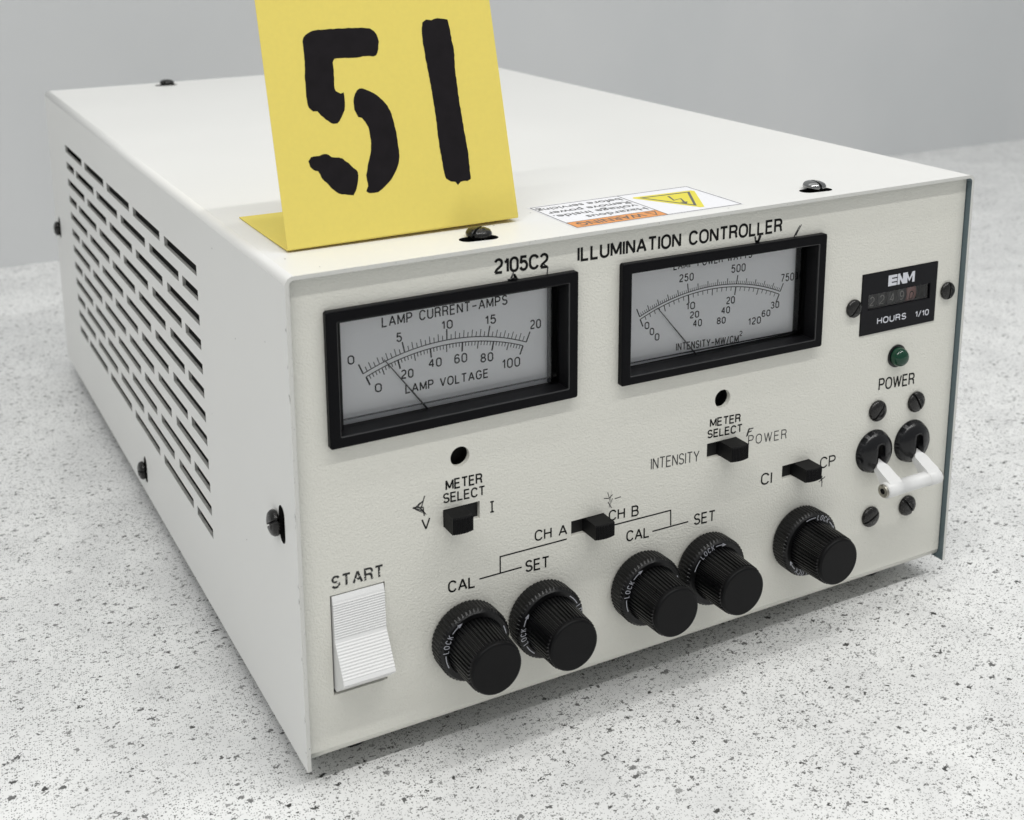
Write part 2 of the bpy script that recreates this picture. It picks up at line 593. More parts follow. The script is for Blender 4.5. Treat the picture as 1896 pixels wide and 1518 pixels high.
def layout(text, gap=.22):
    """polylines in a box of height 1; returns (width, lines)"""
    x, out = 0, []
    for ch in text:
        w, ls = G[ch]
        for l in ls:
            out.append([(x + px, py) for px, py in l])
        x += w + gap
    return x - gap, out


def ribbon(mb, pts, w, mapf, mi=0, cap=0.0):
    """flat stroke of width w along 2-D pts, mitred"""
    P = [Vector(p) for p in pts]
    Q = [P[0]]
    for p in P[1:]:
        if (p - Q[-1]).length > 1e-5:
            Q.append(p)
    P = Q
    if len(P) < 2:
        return
    closed = (P[0] - P[-1]).length < 1e-4 and len(P) > 3
    if closed:
        P = P[:-1]
    else:
        P[0] = P[0] - (P[1] - P[0]).normalized() * cap
        P[-1] = P[-1] + (P[-1] - P[-2]).normalized() * cap
    n = len(P)
    Lp, Rp = [], []
    for i in range(n):
        a = P[i - 1] if (i > 0 or closed) else None
        c = P[(i + 1) % n] if (i < n - 1 or closed) else None
        d0 = (P[i] - a).normalized() if a is not None else None
        d1 = (c - P[i]).normalized() if c is not None else None
        if d0 is None:
            d0 = d1
        if d1 is None:
            d1 = d0
        t = (d0 + d1)
        if t.length < 1e-3:
            t = d1.copy()
        t.normalize()
        nn = Vector((-t.y, t.x))
        k = max(0.72, nn.dot(Vector((-d1.y, d1.x))))
        off = nn * (w / 2 / k)
        Lp.append(P[i] + off)
        Rp.append(P[i] - off)
    o = len(mb.v)
    mb.v += [mapf(*p) for p in Lp] + [mapf(*p) for p in Rp]
    for i in range(n if closed else n - 1):
        j = (i + 1) % n
        mb.f.append([o + i, o + n + i, o + n + j, o + j])
        mb.mi.append(mi)
        mb.sm.append(False)


def split_sharp(l):
    """cut a stroke where it doubles back, as the limbs of N, M, V, W and A do"""
    out, cur = [], [l[0]]
    for i in range(1, len(l)):
        cur.append(l[i])
        if i < len(l) - 1:
            d0 = Vector(l[i]) - Vector(l[i - 1])
            d1 = Vector(l[i + 1]) - Vector(l[i])
            if d0.length > 1e-6 and d1.length > 1e-6 and d0.normalized().dot(d1.normalized()) < -0.15:
                out.append(cur)
                cur = [l[i]]
    out.append(cur)
    return out


def word(mb, text, xa, za, xb, zb, h, w, y, mi=0, gap=.22, slant=0.0):
    """lettering on a plane y = const, baseline from (xa,za) to (xb,zb)"""
    W_, ls = layout(text, gap)
    k = 0
    w *= 1.3 if w < .8 else 1.06
    lenx = (xb - xa - w)
    sx = lenx / max(W_, 1e-6) if W_ > 0.01 else h
    for l in ls:
        pts0 = [(xa + w / 2 + px * sx + slant * py * h, (za + (zb - za) * px / max(W_, .01)) + w / 2 + py * (h - w)) for px, py in l]
        for pts in split_sharp(pts0):
            k += 1
            yy = y - 0.01 * (k % 4)
            ribbon(mb, pts, w, lambda a, b_, yy=yy: (a, yy, b_), mi)


# ================================================================== SETTING
TZ = -10.0
mb = MB('table')
mb.add([(-1500, -1200, TZ), (3200, -1200, TZ), (3200, 2200, TZ), (-1500, 2200, TZ)], [(0, 1, 2, 3)])
mb.add([(-1500, -1200, TZ - 30), (-1500, -1200, TZ), (3200, -1200, TZ), (3200, -1200, TZ - 30)], [(0, 3, 2, 1)])
t = mb.build("countertop")
t["kind"] = "structure"

# the grey wall stands on a line through these two points of the counter
A = Vector((-9.3, 753.8)); B = Vector((1226.7, 721.8))
d = (B - A).normalized()
nrm = Vector((d.y, -d.x))
p0, p1 = A - d * 1500, A + d * 3200
back = -nrm * 60
mb = MB('wall')
vs = []
for p in (p0, p1, p1 + back, p0 + back):
    vs += [(p.x, p.y, TZ - 0.5), (p.x, p.y, 1700)]
mb.add(vs, [(0, 2, 3, 1), (2, 4, 5, 3), (4, 6, 7, 5), (6, 0, 1, 7), (1, 3, 5, 7)])
w_ = mb.build("wall")
w_["kind"] = "structure"

# ================================================================== THE UNIT
W, H, D, T = 305.0, 178.92, 471.4, 1.4
root = bpy.data.objects.new("lamp_power_controller", None)
root.empty_display_size = 0.05
COL.objects.link(root)
root["label"] = "cream metal box with two meters, black knobs and vented side on the speckled counter"
root["category"] = "electronic instrument"

# ---- cover: one folded sheet, vents and clearance holes cut through
RB = 3.0
AL = H - RB
ARC = RB * pi / 2
TOPW = W - 2 * RB
LTOT = 2 * AL + 2 * ARC + TOPW


def fold(s):
    """unfolded coordinate -> (x, z, nx, nz)"""
    if s <= AL:
        return 0.0, s, -1.0, 0.0
    s -= AL
    if s <= ARC:
        a = s / RB
        return RB - RB * cos(a), AL + RB * sin(a), -cos(a), sin(a)
    s -= ARC
    if s <= TOPW:
        return RB + s, H, 0.0, 1.0
    s -= TOPW
    if s <= ARC:
        a = s / RB
        return W - RB + RB * sin(a), AL + RB * cos(a), sin(a), cos(a)
    s -= ARC
    return W, AL - s, 1.0, 0.0


def top_s(x):
    return AL + ARC + (x - RB)


holes = []
rowA = [(110.4 + 61.1 * k, 110.4 + 61.1 * k + 52.6) for k in range(5)]
rowB = [(110.4, 134.8)] + [(141.0 + 61.1 * k, 141.0 + 61.1 * k + 52.6) for k in range(4)] + [(383.0, 407.4)]
for k in range(12):
    z0 = 150.35 - 10.37 * k
    for (a, b_) in (rowA if k % 2 == 0 else rowB):
        holes.append([(z0, a), (z0 + 4.45, a), (z0 + 4.45, b_), (z0, b_)])
TOP_SCREWS = [(76.2, 14.2), (228.4, 13.2), (76.0, 460.0)]
for x, y in TOP_SCREWS:
    holes.append([(p[0], p[1]) for p in capsule(top_s(x) - 1.2, y - 2.4, 14.5, 6.5, -0.12)])
SIDE_SCREWS = [(20.5, 85.5), (242.7, 12.2), (459.0, 91.0)]
for y, z in SIDE_SCREWS:
    holes.append([(q[0], q[1]) for q in capsule(z + 1.5, y - 5.2 + (2 if y > 100 else 0), 14.0, 6.2, 0.0)])
outer = [(0, 0), (LTOT, 0), (LTOT, D), (0, D)]
extra = []
for base in (AL, AL + ARC + TOPW):
    for i in range(9):
        s = base + ARC * i / 8
        extra.append(((s, 0), (s, D)))
V, F = cdt(outer, holes, extra)


def cover_map(s, v, side):
    x, z, nx, nz = fold(s)
    k = T * side
    return (x - nx * k, v, z - nz * k)


mb = MB('cover', 'inner', 'edge', 'cutwall', 'chassis')


def is_bend(f):
    s = sum(V[i][0] for i in f) / 3
    return AL < s < AL + ARC or AL + ARC + TOPW < s < AL + 2 * ARC + TOPW


sheet(mb, V, F, cover_map, 0, 1, 2, is_bend)
# slot walls darkened, screw-hole walls near black: shade put into the colour
for i, f in enumerate(mb.f):
    if mb.mi[i] == 2:
        if not all(abs(mb.v[j][1]) < 0.01 for j in f):
            c_ = [sum(mb.v[j][q_] for j in f) / 4 for q_ in range(3)]
            near = any(abs(c_[0] - x) < 10 and abs(c_[1] - y) < 9 and c_[2] > H - 5 for x, y in TOP_SCREWS) or \
                any(abs(c_[1] - y) < 9 and abs(c_[2] - z) < 12 and c_[0] < 5 for y, z in SIDE_SCREWS)
            mb.mi[i] = 4 if near else 3
cover = mb.build("cover", root)

# small paint nicks lying on the cover
mb = MB('spot')


def blot(mb, cx, cy, z, rx, ry, n=9, axis='z'):
    pts = []
    for i in range(n):
        a = 2 * pi * i / n
        k = random.uniform(.5, 1.1)
        if axis == 'z':
            pts.append((cx + rx * k * cos(a), cy + ry * k * sin(a), z))
        elif axis == 'y':
            pts.append((cx + rx * k * cos(a), z, cy + ry * k * sin(a)))
        else:
            pts.append((z, cx + rx * k * cos(a), cy + ry * k * sin(a)))
    mb.add(pts, [tuple(range(n))])


for x, y, rx, ry in ((7.2, 20.5, .5, .4), (88, 25, .4, .3), (14, 6, .35, .3), (105, 40, .3, .3), (109, 35, .5, .25), (120, 7, .4, .2), (178, 4, .5, .2)):
    blot(mb, x, y, H + 0.03, rx, ry)
for y, z, r in ((60, 140, .35), (24, 150, .3), (85, 168, .4), (60, 60, .3), (100, 96, .3)):
    blot(mb, y, z, -0.03, r, r, axis='x')
for i in range(13):
    z = random.uniform(3, 172)
    blot(mb, random.uniform(.1, 1.1), z, -0.03, random.uniform(.12, .3), random.uniform(.3, 1.8), axis='x')
mb.build("paint_nick", cover)["kind"] = "stuff"

# ---- chassis inside
mb = MB('chassis', 'hole')
mb.box(9, 22, 3, W - 9, D - 3, H - 9)
mb.box(3.2, 5.5, 2.0, 20, 20, H - 3.5)          # front return flanges that take the screws
mb.box(20.01, 5.5, H - 20, W - 3.2, 20, H - 3.0)
mb.box(3.2, D - 22, 3, W - 3.2, D - 1, H - 3.0)
mb.box(3.0, 22.01, 2.01, 8.99, D - 22.01, 20)
mb.build("chassis", root)
mb = MB('rubber')
ft = []
for x, y in ((25, 25), (280, 25), (25, 446), (280, 446)):
    mb = MB('rubber')
    n = 24
    mb.rings([[(x + r * cos(2 * pi * i / n), y + r * sin(2 * pi * i / n), z) for i in range(n)] for r, z in ((8, 3), (8, -4), (7, TZ + .02))], smooth=True, cap0=True, cap1=True)
    mb.build("rubber_foot", root)

# ---- rear panel
mb = MB('cover')
mb.box(T + .2, D - 2.6, 1.5, W - T - .2, D - .9, H - T - .2)
mb.build("rear_panel", root)

# ---- front panel
PY = 2.6
PX0, PX1, PZ0, PZ1 = T + 0.15, 303.15, 1.3, H - T - 0.3
ph = []
ph.append([(11.6, 24.9), (31.9, 24.9), (31.9, 63.2), (11.6, 63.2)])              # rocker
SL = [(54.9, 77.9, 69.5, 84.6, 0), (107.9, 60.7, 122.4, 67.0, 1), (170.3, 78.1, 184.9, 84.7, 1), (209.2, 60.4, 223.7, 66.5, 1)]
for x0, z0, x1, z1, s in SL:
    ph.append([(x0, z0), (x1, z0), (x1, z1), (x0, z1)])
for cx, cz in ((61.9, 103.4), (177.2, 102.3)):
    ph.append(circle2(cx, cz, 3.75, 40))
MX = [(61.1, 141.1), (176.4, 140.6)]
for cx, cz in MX:
    ph.append(rrect(cx - 44.8, cz - 21, cx + 44.8, cz + 21, 1))
HX0, HZ0, HX1, HZ1 = 247.1, 115.8, 289.8, 142.6
ph.append([(HX0, HZ0), (HX1, HZ0), (HX1, HZ1), (HX0, HZ1)])
RBP = 3.5
FL = PZ1 - (PZ0 + RBP)
# the sheet bends back at the bottom: unfolded coordinate u runs down
outer = [(PX0, -(RBP * pi / 2 + 14)), (PX1, -(RBP * pi / 2 + 14)), (PX1, FL), (PX0, FL)]
ph2 = [[(x, z - PZ0 - RBP) for x, z in h] for h in ph]
extra = [((PX0, -RBP * pi / 2 * i / 8), (PX1, -RBP * pi / 2 * i / 8)) for i in range(9)]
V, F = cdt(outer, ph2, extra)
PT = 2.0


def panel_map(x, u, side):
    if u >= 0:
        return (x, PY + PT * side, PZ0 + RBP + u)
    a = min(-u / RBP, pi / 2)
    rr = RBP - PT * side
    y, z = PY + RBP - rr * cos(a), PZ0 + RBP - rr * sin(a)
    if -u / RBP > pi / 2:
        y += -u - RBP * pi / 2
    return (x, y, z)


mb = MB('panel', 'chassis', 'panel')
sheet(mb, V, F, panel_map, 0, 1, 2, lambda f: -RBP * pi / 2 < sum(V[i][1] for i in f) / 3 < 0)
panel = mb.build("front_panel", root)

# dark pots behind the two adjustment holes
for cx, cz in ((61.9, 103.4), (177.2, 102.3)):
    mb = MB('hole')
    mb.rings([circle_y(cx, cz, 4.7, 4.6, 24), circle_y(cx, cz, 9, 4.6, 24)], cap1=True)
    mb.build("adjustment_well", panel)

# ---- printing on the panel
INKY = PY - 0.04


def printed(name, items, m='ink'):
    mb = MB(m)
    for it in items:
        word(mb, *it)
    return mb.build(name, panel)


printed("printed_title", [("2105C2", 76.0, 168.0, 97.9, 167.3, 5.7, .95, INKY, 0, .2)])
printed("printed_title", [("ILLUMINATION CONTROLLER", 109.8, 167.7, 203.6, 166.5, 5.7, .92, INKY, 0, .24)])
for it in [("METER", 56.0, 91.7, 70.7, 91.2, 4.1, .50, INKY), ("SELECT", 54.9, 87.0, 71.8, 86.3, 3.9, .46, INKY),
           ("V", 46.4, 78.8, 49.9, 78.8, 4.4, .45, INKY), ("i", 73.4, 78.9, 75.5, 78.8, 4.6, .45, INKY),
           ("CH A", 92.0, 62.8, 106.2, 62.1, 4.5, .5, INKY), ("CH B", 124.5, 62.8, 138.4, 61.9, 4.6, .5, INKY),
           ("SET", 88.0, 51.2, 98.5, 50.6, 4.9, .55, INKY), ("CAL", 56.2, 51.7, 67.4, 51.0, 4.8, .55, INKY),
           ("SET", 164.8, 51.0, 175.6, 50.3, 5.0, .52, INKY), ("CAL", 132.7, 52.1, 143.7, 51.4, 4.7, .52, INKY),
           ("METER", 171.3, 91.4, 186.6, 90.6, 3.7, .48, INKY), ("SELECT", 170.2, 86.9, 187.7, 86.1, 3.6, .46, INKY),
           ("CI", 198.1, 60.4, 204.0, 60.0, 5.3, .55, INKY), ("CP", 229.4, 60.6, 238.2, 60.1, 5.2, .5, INKY),
           ("POWER", 260.0, 89.4, 280.9, 88.4, 5.6, .58, INKY)]:
    printed("printed_word", [it])
for it in [("INTENSITY", 143.6, 79.7, 166.7, 78.1, 4.8, .36, INKY), ("POWER", 190.8, 79.6, 210.7, 78.3, 4.3, .34, INKY, 0, .34)]:
    printed("printed_word", [it], 'thinink')
printed("printed_word", [("START", 12.2, 65.4, 31.7, 65.0, 5.0, .62, INKY, 0, .26)], 'wornink')
mb = MB('ink')
fm = lambda a, b_: (a, INKY, b_)
for P in ([(69.0, 53.9), (86.6, 53.9)], [(77.6, 53.9), (77.6, 60.5), (106.0, 60.3)],
          [(123.5, 60.8), (153.5, 60.4), (153.7, 53.9)], [(145.0, 53.5), (162.2, 53.4)]):
    ribbon(mb, P, .58, fm)
mb.build("printed_line", panel)
# pen scribbles and scuffs


def scrib(lines, w=.3):
    w *= 1.2
    mb = MB('pen')
    for l in lines:
        ribbon(mb, l, w, lambda a, b_: (a, INKY - 0.01, b_))
    mb.build("pen_mark", panel)


scrib([[(43.2, 88.2), (45.5, 87.2), (48.2, 85.0), (46.4, 87.2), (47.9, 91.8)], [(43.4, 88.4), (47.2, 87.6), (47.6, 84.2)], [(44.2, 87.6), (48.3, 84.6), (45.2, 88.4), (47.2, 90.0)], [(44, 88), (46.3, 89.6)]], .38)
scrib([[(122.3, 73.0), (124.6, 72.4), (126.2, 73.6)], [(124.0, 75.0), (125.2, 70.8), (125.8, 75.8), (124.6, 68.4), (126.2, 72)], [(124.2, 71), (125.8, 68.2)], [(127.2, 71.6), (130, 71.8)]], .3)
scrib([[(189.8, 83.6), (190.8, 86.6), (193.2, 86.6)], [(190.2, 85.2), (192.4, 85.6)], [(190.3, 83.8), (191.2, 87)]], .4)
scrib([[(229.4, 54.8), (232.8, 56.4)], [(231.0, 57.2), (231.2, 52.2)], [(230.2, 56.6), (231.4, 54.0)]], .35)
scrib([[(96.0, 168.8), (97.6, 167.6), (97.2, 164.4), (95.6, 163.6)]], .4)
scrib([[(81.4, 165.2), (85.6, 165.0), (84.8, 164.6), (82.0, 164.4), (84.4, 165.8), (83.6, 167.4), (82.8, 165.6)], [(84.0, 167), (85.2, 164.8)], [(81.8, 164.9), (85.2, 164.5)]], .75)
scrib([[(190.2, 166.5), (190.6, 164.6), (192.0, 164.2), (193.0, 166.6)], [(191.6, 164.0), (192.6, 166.9)], [(190.4, 164.4), (191.4, 164.1)]], .7)
scrib([[(209.6, 163.6), (210.6, 165.4), (212.4, 168.0)], [(210.6, 164.2), (213.2, 168.3)], [(209.4, 163.4), (211.6, 166.2)]], .35)
scrib([[(89.4, 164.3), (93.5, 164.4)]], .2)


# ---- meters
def make_meter(idx, cx, cz, wd, ht, scale):
    hx, hz = wd / 2, ht / 2
    mb = MB('black', 'bezeledge', 'dusty')
    prof = [(0, PY - .05, .9), (0, .45, .9), (.25, .12, .8), (.6, 0, .7), (3.7, 0, .5), (3.9, .12, .4), (4.0, .5, .3), (4.1, 7.5, .3), (3.9, 9.0, .3)]
    low = 1.0 if idx == 0 else .86
    rs = []
    for ins, y, r in prof:
        rs.append([(p[0], y, p[1] + (0 if idx == 0 else -.011 * (p[0] - cx))) for p in rrect(cx - hx + ins, cz - hz + ins * low, cx + hx - ins, cz + hz - ins, max(r, .2), 4)])
    mb.rings(rs, mis=[0, 0, 0, 0, 1, 1, 2, 2])
    # dark can behind, open towards the dial
    bx, bz = hx - 3.6, hz - 3.4
    mb.rings([[(p[0], y, p[1]) for p in rrect(cx - bx - g, cz - bz - g, cx + bx + g, cz + bz + g, .3, 2)] for g, y in ((0, 8.5), (0.01, 24))], cap1=True)
    me_ = mb.build("panel_meter", root, "left panel meter, lamp current and voltage" if idx == 0 else "right panel meter, lamp power and intensity")
    # dial plate with its printing
    DY = 10.0
    dx0, dx1 = cx - 41.5, cx + 41.4
    dz0, dz1 = cz - hz + 3.6, cz + hz - 3.6
    mb = MB('dial', 'dialink')
    mb.box(dx0, DY, dz0, dx1, DY + .6, dz1)
    pm = lambda a, b_: (a, DY - .03, b_)

    def txt(s, x0, z0, x1, z1, h, w=.40, gap=.3):
        word(mb, s, x0, z0, x1, z1, h, w, DY - .03, 1, gap)

    def polar(c, r, a):
        return (c[0] + r * sin(radians(a)), c[1] + r * cos(radians(a)))

    def ticks(c, r, a0, a1, n, lens, ws):
        for i in range(n + 1):
            a = a0 + (a1 - a0) * i / n
            l, w = lens(i), ws(i)
            ribbon(mb, [polar(c, r, a), polar(c, r + l, a)], w, pm, 1)

    def arcl(c, r, a0, a1, w=.34):
        ribbon(mb, [polar(c, r, a0 + (a1 - a0) * i / 60) for i in range(61)], w, pm, 1)
    if scale == 0:
        cu, ru, cl, rl = (61.5, 63.0), 81.5, (61.6, 61.7), 81.1
        arcl(cu, ru, -23.2, 22.7)
        arcl(cl, rl, -22.6, 21.7)
        ticks(cu, ru, -23.2, 22.7, 40, lambda i: 4.0 if i % 10 == 0 else (2.7 if i % 2 == 0 else 1.9), lambda i: .52 if i % 10 == 0 else .30)
        ticks(cl, rl, -22.6, 21.7, 50, lambda i: -3.4 if i % 10 == 0 else (-2.7 if i % 5 == 0 else -1.5), lambda i: .6 if i % 10 == 0 else (.38 if i % 5 == 0 else .30))
        for s, x0, z0, x1, h in (("0", 23.9, 142.1, 26.4, 3.3), ("5", 41.9, 147.0, 44.1, 3.4), ("10", 59.1, 148.6, 63.5, 3.3), ("15", 76.2, 147.5, 80.7, 3.5), ("20", 94.5, 142.7, 99.1, 3.6),
                                 ("0", 33.5, 130.3, 36.1, 3.3), ("20", 43.3, 133.3, 48.1, 3.4), ("40", 53.8, 135.4, 59.0, 3.4), ("60", 63.8, 135.1, 69.0, 3.6), ("80", 74.2, 133.6, 79.4, 3.5), ("100", 82.9, 129.6, 90.4, 3.8)):
            txt(s, x0, z0, x1, z0 - .2, h)
        txt("LAMP CURRENT-AMPS", 36.7, 153.1, 85.4, 153.6, 3.8)
        txt("LAMP VOLTAGE", 44.8, 127.6, 77.4, 127.5, 3.5)
        nd = [(36.6, 142.2), (53.6, 119.6)]
    else:
        cu, ru, cl, rl = (175.8, 62.2), 84.4, (175.7, 62.6), 82.9
        arcl(cu, ru, -23.4, 24.2)
        arcl(cl, rl, -23.6, 24.4)
        ticks(cu, ru, -23.4, 24.2, 75, lambda i: 3.6 if i % 25 == 0 else (2.4 if i % 5 == 0 else 1.3), lambda i: .48 if i % 25 == 0 else (.36 if i % 5 == 0 else .24))
        ticks(cl, rl, -23.6, 24.4, 30, lambda i: -3.4 if i % 10 == 0 else (-2.6 if i % 5 == 0 else -1.6), lambda i: .55 if i % 10 == 0 else (.4 if i % 5 == 0 else .30))
        for s, x0, z0, x1, h in (("250", 160.2, 150.5, 167.1, 3.2), ("500", 185.2, 150.5, 192.3, 3.4), ("750", 210.4, 143.0, 217.3, 3.4),
                                 ("10", 163.8, 138.8, 168.1, 3.1), ("20", 165.7, 135.0, 170.2, 2.9), ("40", 167.3, 131.2, 171.7, 3.1),
                                 ("20", 183.2, 138.0, 187.5, 3.1), ("40", 180.9, 134.3, 185.3, 3.0), ("80", 178.9, 130.4, 183.3, 2.9),
                                 ("30", 205.8, 132.5, 210.2, 3.0), ("60", 201.3, 129.7, 205.8, 2.9), ("120", 194.6, 127.4, 201.1, 3.1),
                                 ("0", 144.6, 134.2, 146.8, 3.0), ("0", 147.0, 131.4, 149.1, 3.0), ("0", 149.4, 128.8, 151.6, 3.0)):
            txt(s, x0, z0, x1, z0 - .2, h, .37)
        txt("LAMP POWER WATTS", 157.4, 155.7, 195.4, 155.4, 3.5, .38)
        txt("INTENSITY-MW/CM", 159.5, 122.8, 190.2, 121.0, 3.3, .38)
        txt("2", 190.4, 123.6, 191.9, 123.5, 2.2, .26)
        nd = [(149.6, 142.2), (169.2, 119.2)]
    mb.build("dial_plate", me_)
    # needle, a thin rod just in front of the dial
    mb = MB('needle')
    (xa, za), (xb, zb) = nd
    dv = Vector((xb - xa, zb - za)).normalized()
    pv = Vector((-dv.y, dv.x))
    pts = [(xa, za, .15), (xb, zb, .34)]
    rs = [[(x + pv.x * w * c1, DY - 1.6 + w * c2, z + pv.y * w * c1) for c1, c2 in ((1, 0), (0, 1), (-1, 0), (0, -1))] for x, z, w in pts]
    mb.rings(rs, cap0=True, cap1=True)
    mb.build("needle", me_)
    # clear window: pane with moulded edge and corner studs
    mb = MB('glass', 'glassedge')
    gx, gz = hx - 3.9, hz - 3.3
    for yg in (6.6,):
        mb.add([(cx - gx, yg, cz - gz), (cx + gx, yg, cz - gz), (cx + gx, yg, cz + gz), (cx - gx, yg, cz + gz)], [(0, 1, 2, 3)])
    wz = .16
    zz = cz - hz + (6.4 if idx == 0 else 5.2)
    sl = 0 if idx == 0 else -.012
    mb.rings([[(x, y, zz + sl * (x - cx) + h_) for y, h_ in ((7.4, 0), (7.9, 0), (7.9, wz * 2.4), (7.4, wz * 2.4))] for x in (cx - gx + .1, cx + gx - 3.4)], mi=1, cap0=True, cap1=True)
    mb.box(cx + gx - 3.6, 6.6, cz - gz + .9, cx + gx - 3.3, 9.6, cz + gz - .1, 1)
    for sx in (-1, 1):
        xx = cx + sx * (gx - 2.0)
        n = 10
        mb.rings([[(xx + r * cos(2 * pi * i / n), 7.0 + y, zz + 1.0 + r * sin(2 * pi * i / n)) for i in range(n)] for r, y in ((1.1, 0), (1.1, 2.6))], mi=1, cap0=True, smooth=True)
    mb.build("clear_window", me_)


make_meter(0, 61.05, 141.15, 95.8, 47.8, 0)
make_meter(1, 176.35, 140.55, 97.0, 47.2, 1)


# ---- screws
def slotted_screw(axis, pos, r, h, slot_ang, name="slotted_screw", parent=root, mt='screw', tilt=0.0):
    """pan head with a milled slot; built round local +Z then turned so the head looks along axis"""
    mb = MB(mt, 'hole')
    n = 40
    sw = r * 0.095
    prof = [(r * .96, 0), (r, h * .18), (r * .98, h * .45), (r * .86, h * .74), (r * .62, h * .92), (r * .3, h)]
    c, s = cos(slot_ang), sin(slot_ang)
    # two half heads either side of the slot
    for side in (1, -1):
        rs = []
        for rr, zz in prof:
            ring = []
            lim = math.asin(min(.999, sw / rr))
            for i in range(n // 2 + 1):
                a = lim + (pi - 2 * lim) * i / (n // 2)
                ring.append((rr * cos(a), side * rr * sin(a), zz))
            rs.append(ring)
        m_ = len(rs[0])
        vs = [p for r2 in rs for p in r2]
        o = len(mb.v)
        mb.v += [(x * c - y * s, x * s + y * c, z) for x, y, z in vs]
        for k in range(len(rs) - 1):
            for i in range(m_ - 1):
                f = [o + k * m_ + i, o + k * m_ + i + 1, o + (k + 1) * m_ + i + 1, o + (k + 1) * m_ + i]
                mb.f.append(f if side == 1 else f[::-1]); mb.mi.append(0); mb.sm.append(True)
        mb.f.append([o + (len(rs) - 1) * m_ + i for i in range(m_)]); mb.mi.append(0); mb.sm.append(False)
        # slot side wall
        wall = [o + k * m_ for k in range(len(rs))] + [o + k * m_ + m_ - 1 for k in reversed(range(len(rs)))]
        mb.f.append(wall); mb.mi.append(1); mb.sm.append(False)
    # slot floor
    rr = r * .97
    fl = [(-rr, -sw, h * .38), (rr, -sw, h * .38), (rr, sw, h * .38), (-rr, sw, h * .38)]
    mb.add([(x * c - y * s, x * s + y * c, z) for x, y, z in fl], [(0, 1, 2, 3)], 1)
    # seat and shank
    mb.add([(r * .95 * cos(2 * pi * i / n), r * .95 * sin(2 * pi * i / n), 0.02) for i in range(n)], [tuple(range(n))], 0)
    mb.rings([[(r * .5 * cos(2 * pi * i / 16), r * .5 * sin(2 * pi * i / 16), z) for i in range(16)] for z in (0.01, -3)], smooth=True)
    o_ = mb.build(name, parent)
    q = Vector(axis).to_track_quat('Z', 'Y')
    o_.rotation_mode = 'QUATERNION'
    o_.rotation_quaternion = q
    o_.location = Vector(pos) * MM
    return o_


for (x, y), a, mt_ in zip(TOP_SCREWS, (0.15, 0.9, 0.4), ('screw', 'glintscrew', 'screw')):
    slotted_screw((0.03, -0.05, 1), (x, y - .2, H + .55), 4.7, 2.7, a, mt=mt_)
for (y, z), a in zip(SIDE_SCREWS, (0.6, 0.2, .4)):
    slotted_screw((-1, -0.06, 0.03), (-.5, y, z), 4.7, 2.7, a)
for (x, z), a in (((243.0, 128.9), .9), ((296.2, 128.4), 1.5)):
    slotted_screw((0, -1, 0), (x, PY - .02, z), 3.9, 2.1, a)
for (x, z), a in (((259.9, 80.6), .85), ((282.2, 80.3), 2.1), ((259.6, 31.6), .45), ((281.2, 31.7), 2.25)):
    slotted_screw((0, -1, 0), (x, PY - .02, z), 4.7, 2.3, a)

# ---- lever slide switches
for x0, z0, x1, z1, s in SL:
    cx = (x0 + x1) / 2
    mb = MB('hole')
    mb.box(x0 - .6, 4.62, z0 - .6, x1 + .6, 8, z1 + .6)
    body = mb.build("slide_switch", root)
    sx0, sx1 = (x0 + .1, x0 + 8.1) if s == 0 else (x1 - 8.4, x1 - .1)
    mb = MB('blackmat')
    # ribbed, slightly domed finger piece
    zlo, zhi = z0 + .25, z1 - .15
    n = 26
    prof = []
    for i in range(n + 1):
        t_ = i / n
        xx = sx0 + (sx1 - sx0) * t_
        bow = 0.75 * (1 - (2 * t_ - 1) ** 2)
        rib = 0.14 * (1 if i % 2 else -1)
        prof.append((xx, -4.9 - bow + rib))
    prof = [(sx0, 7.0)] + prof + [(sx1, 7.0)]
    ring0 = [(x, y, zlo) for x, y in prof]
    ring1 = [(x, y, zhi) for x, y in prof]
    a0 = [(x, y if y > 0 else y + .3, zlo - 0.0) for x, y in prof]
    mb.rings([[(x, y if y > 0 else y + .35, zlo) for x, y in prof], [(x, y, zlo + .35) for x, y in prof], [(x, y, zhi - .35) for x, y in prof], [(x, y if y > 0 else y + .35, zhi) for x, y in prof]], cap0=True, cap1=True)
    mb.build("slider", body)
    # back plate inside the slot, seen where the slider is not
    mb = MB('blackmat')
    mb.box(x0 - .5, 3.9 + .72, z0 - .4, x1 + .5, 4.618, z1 + .4)
    # (thin shutter)

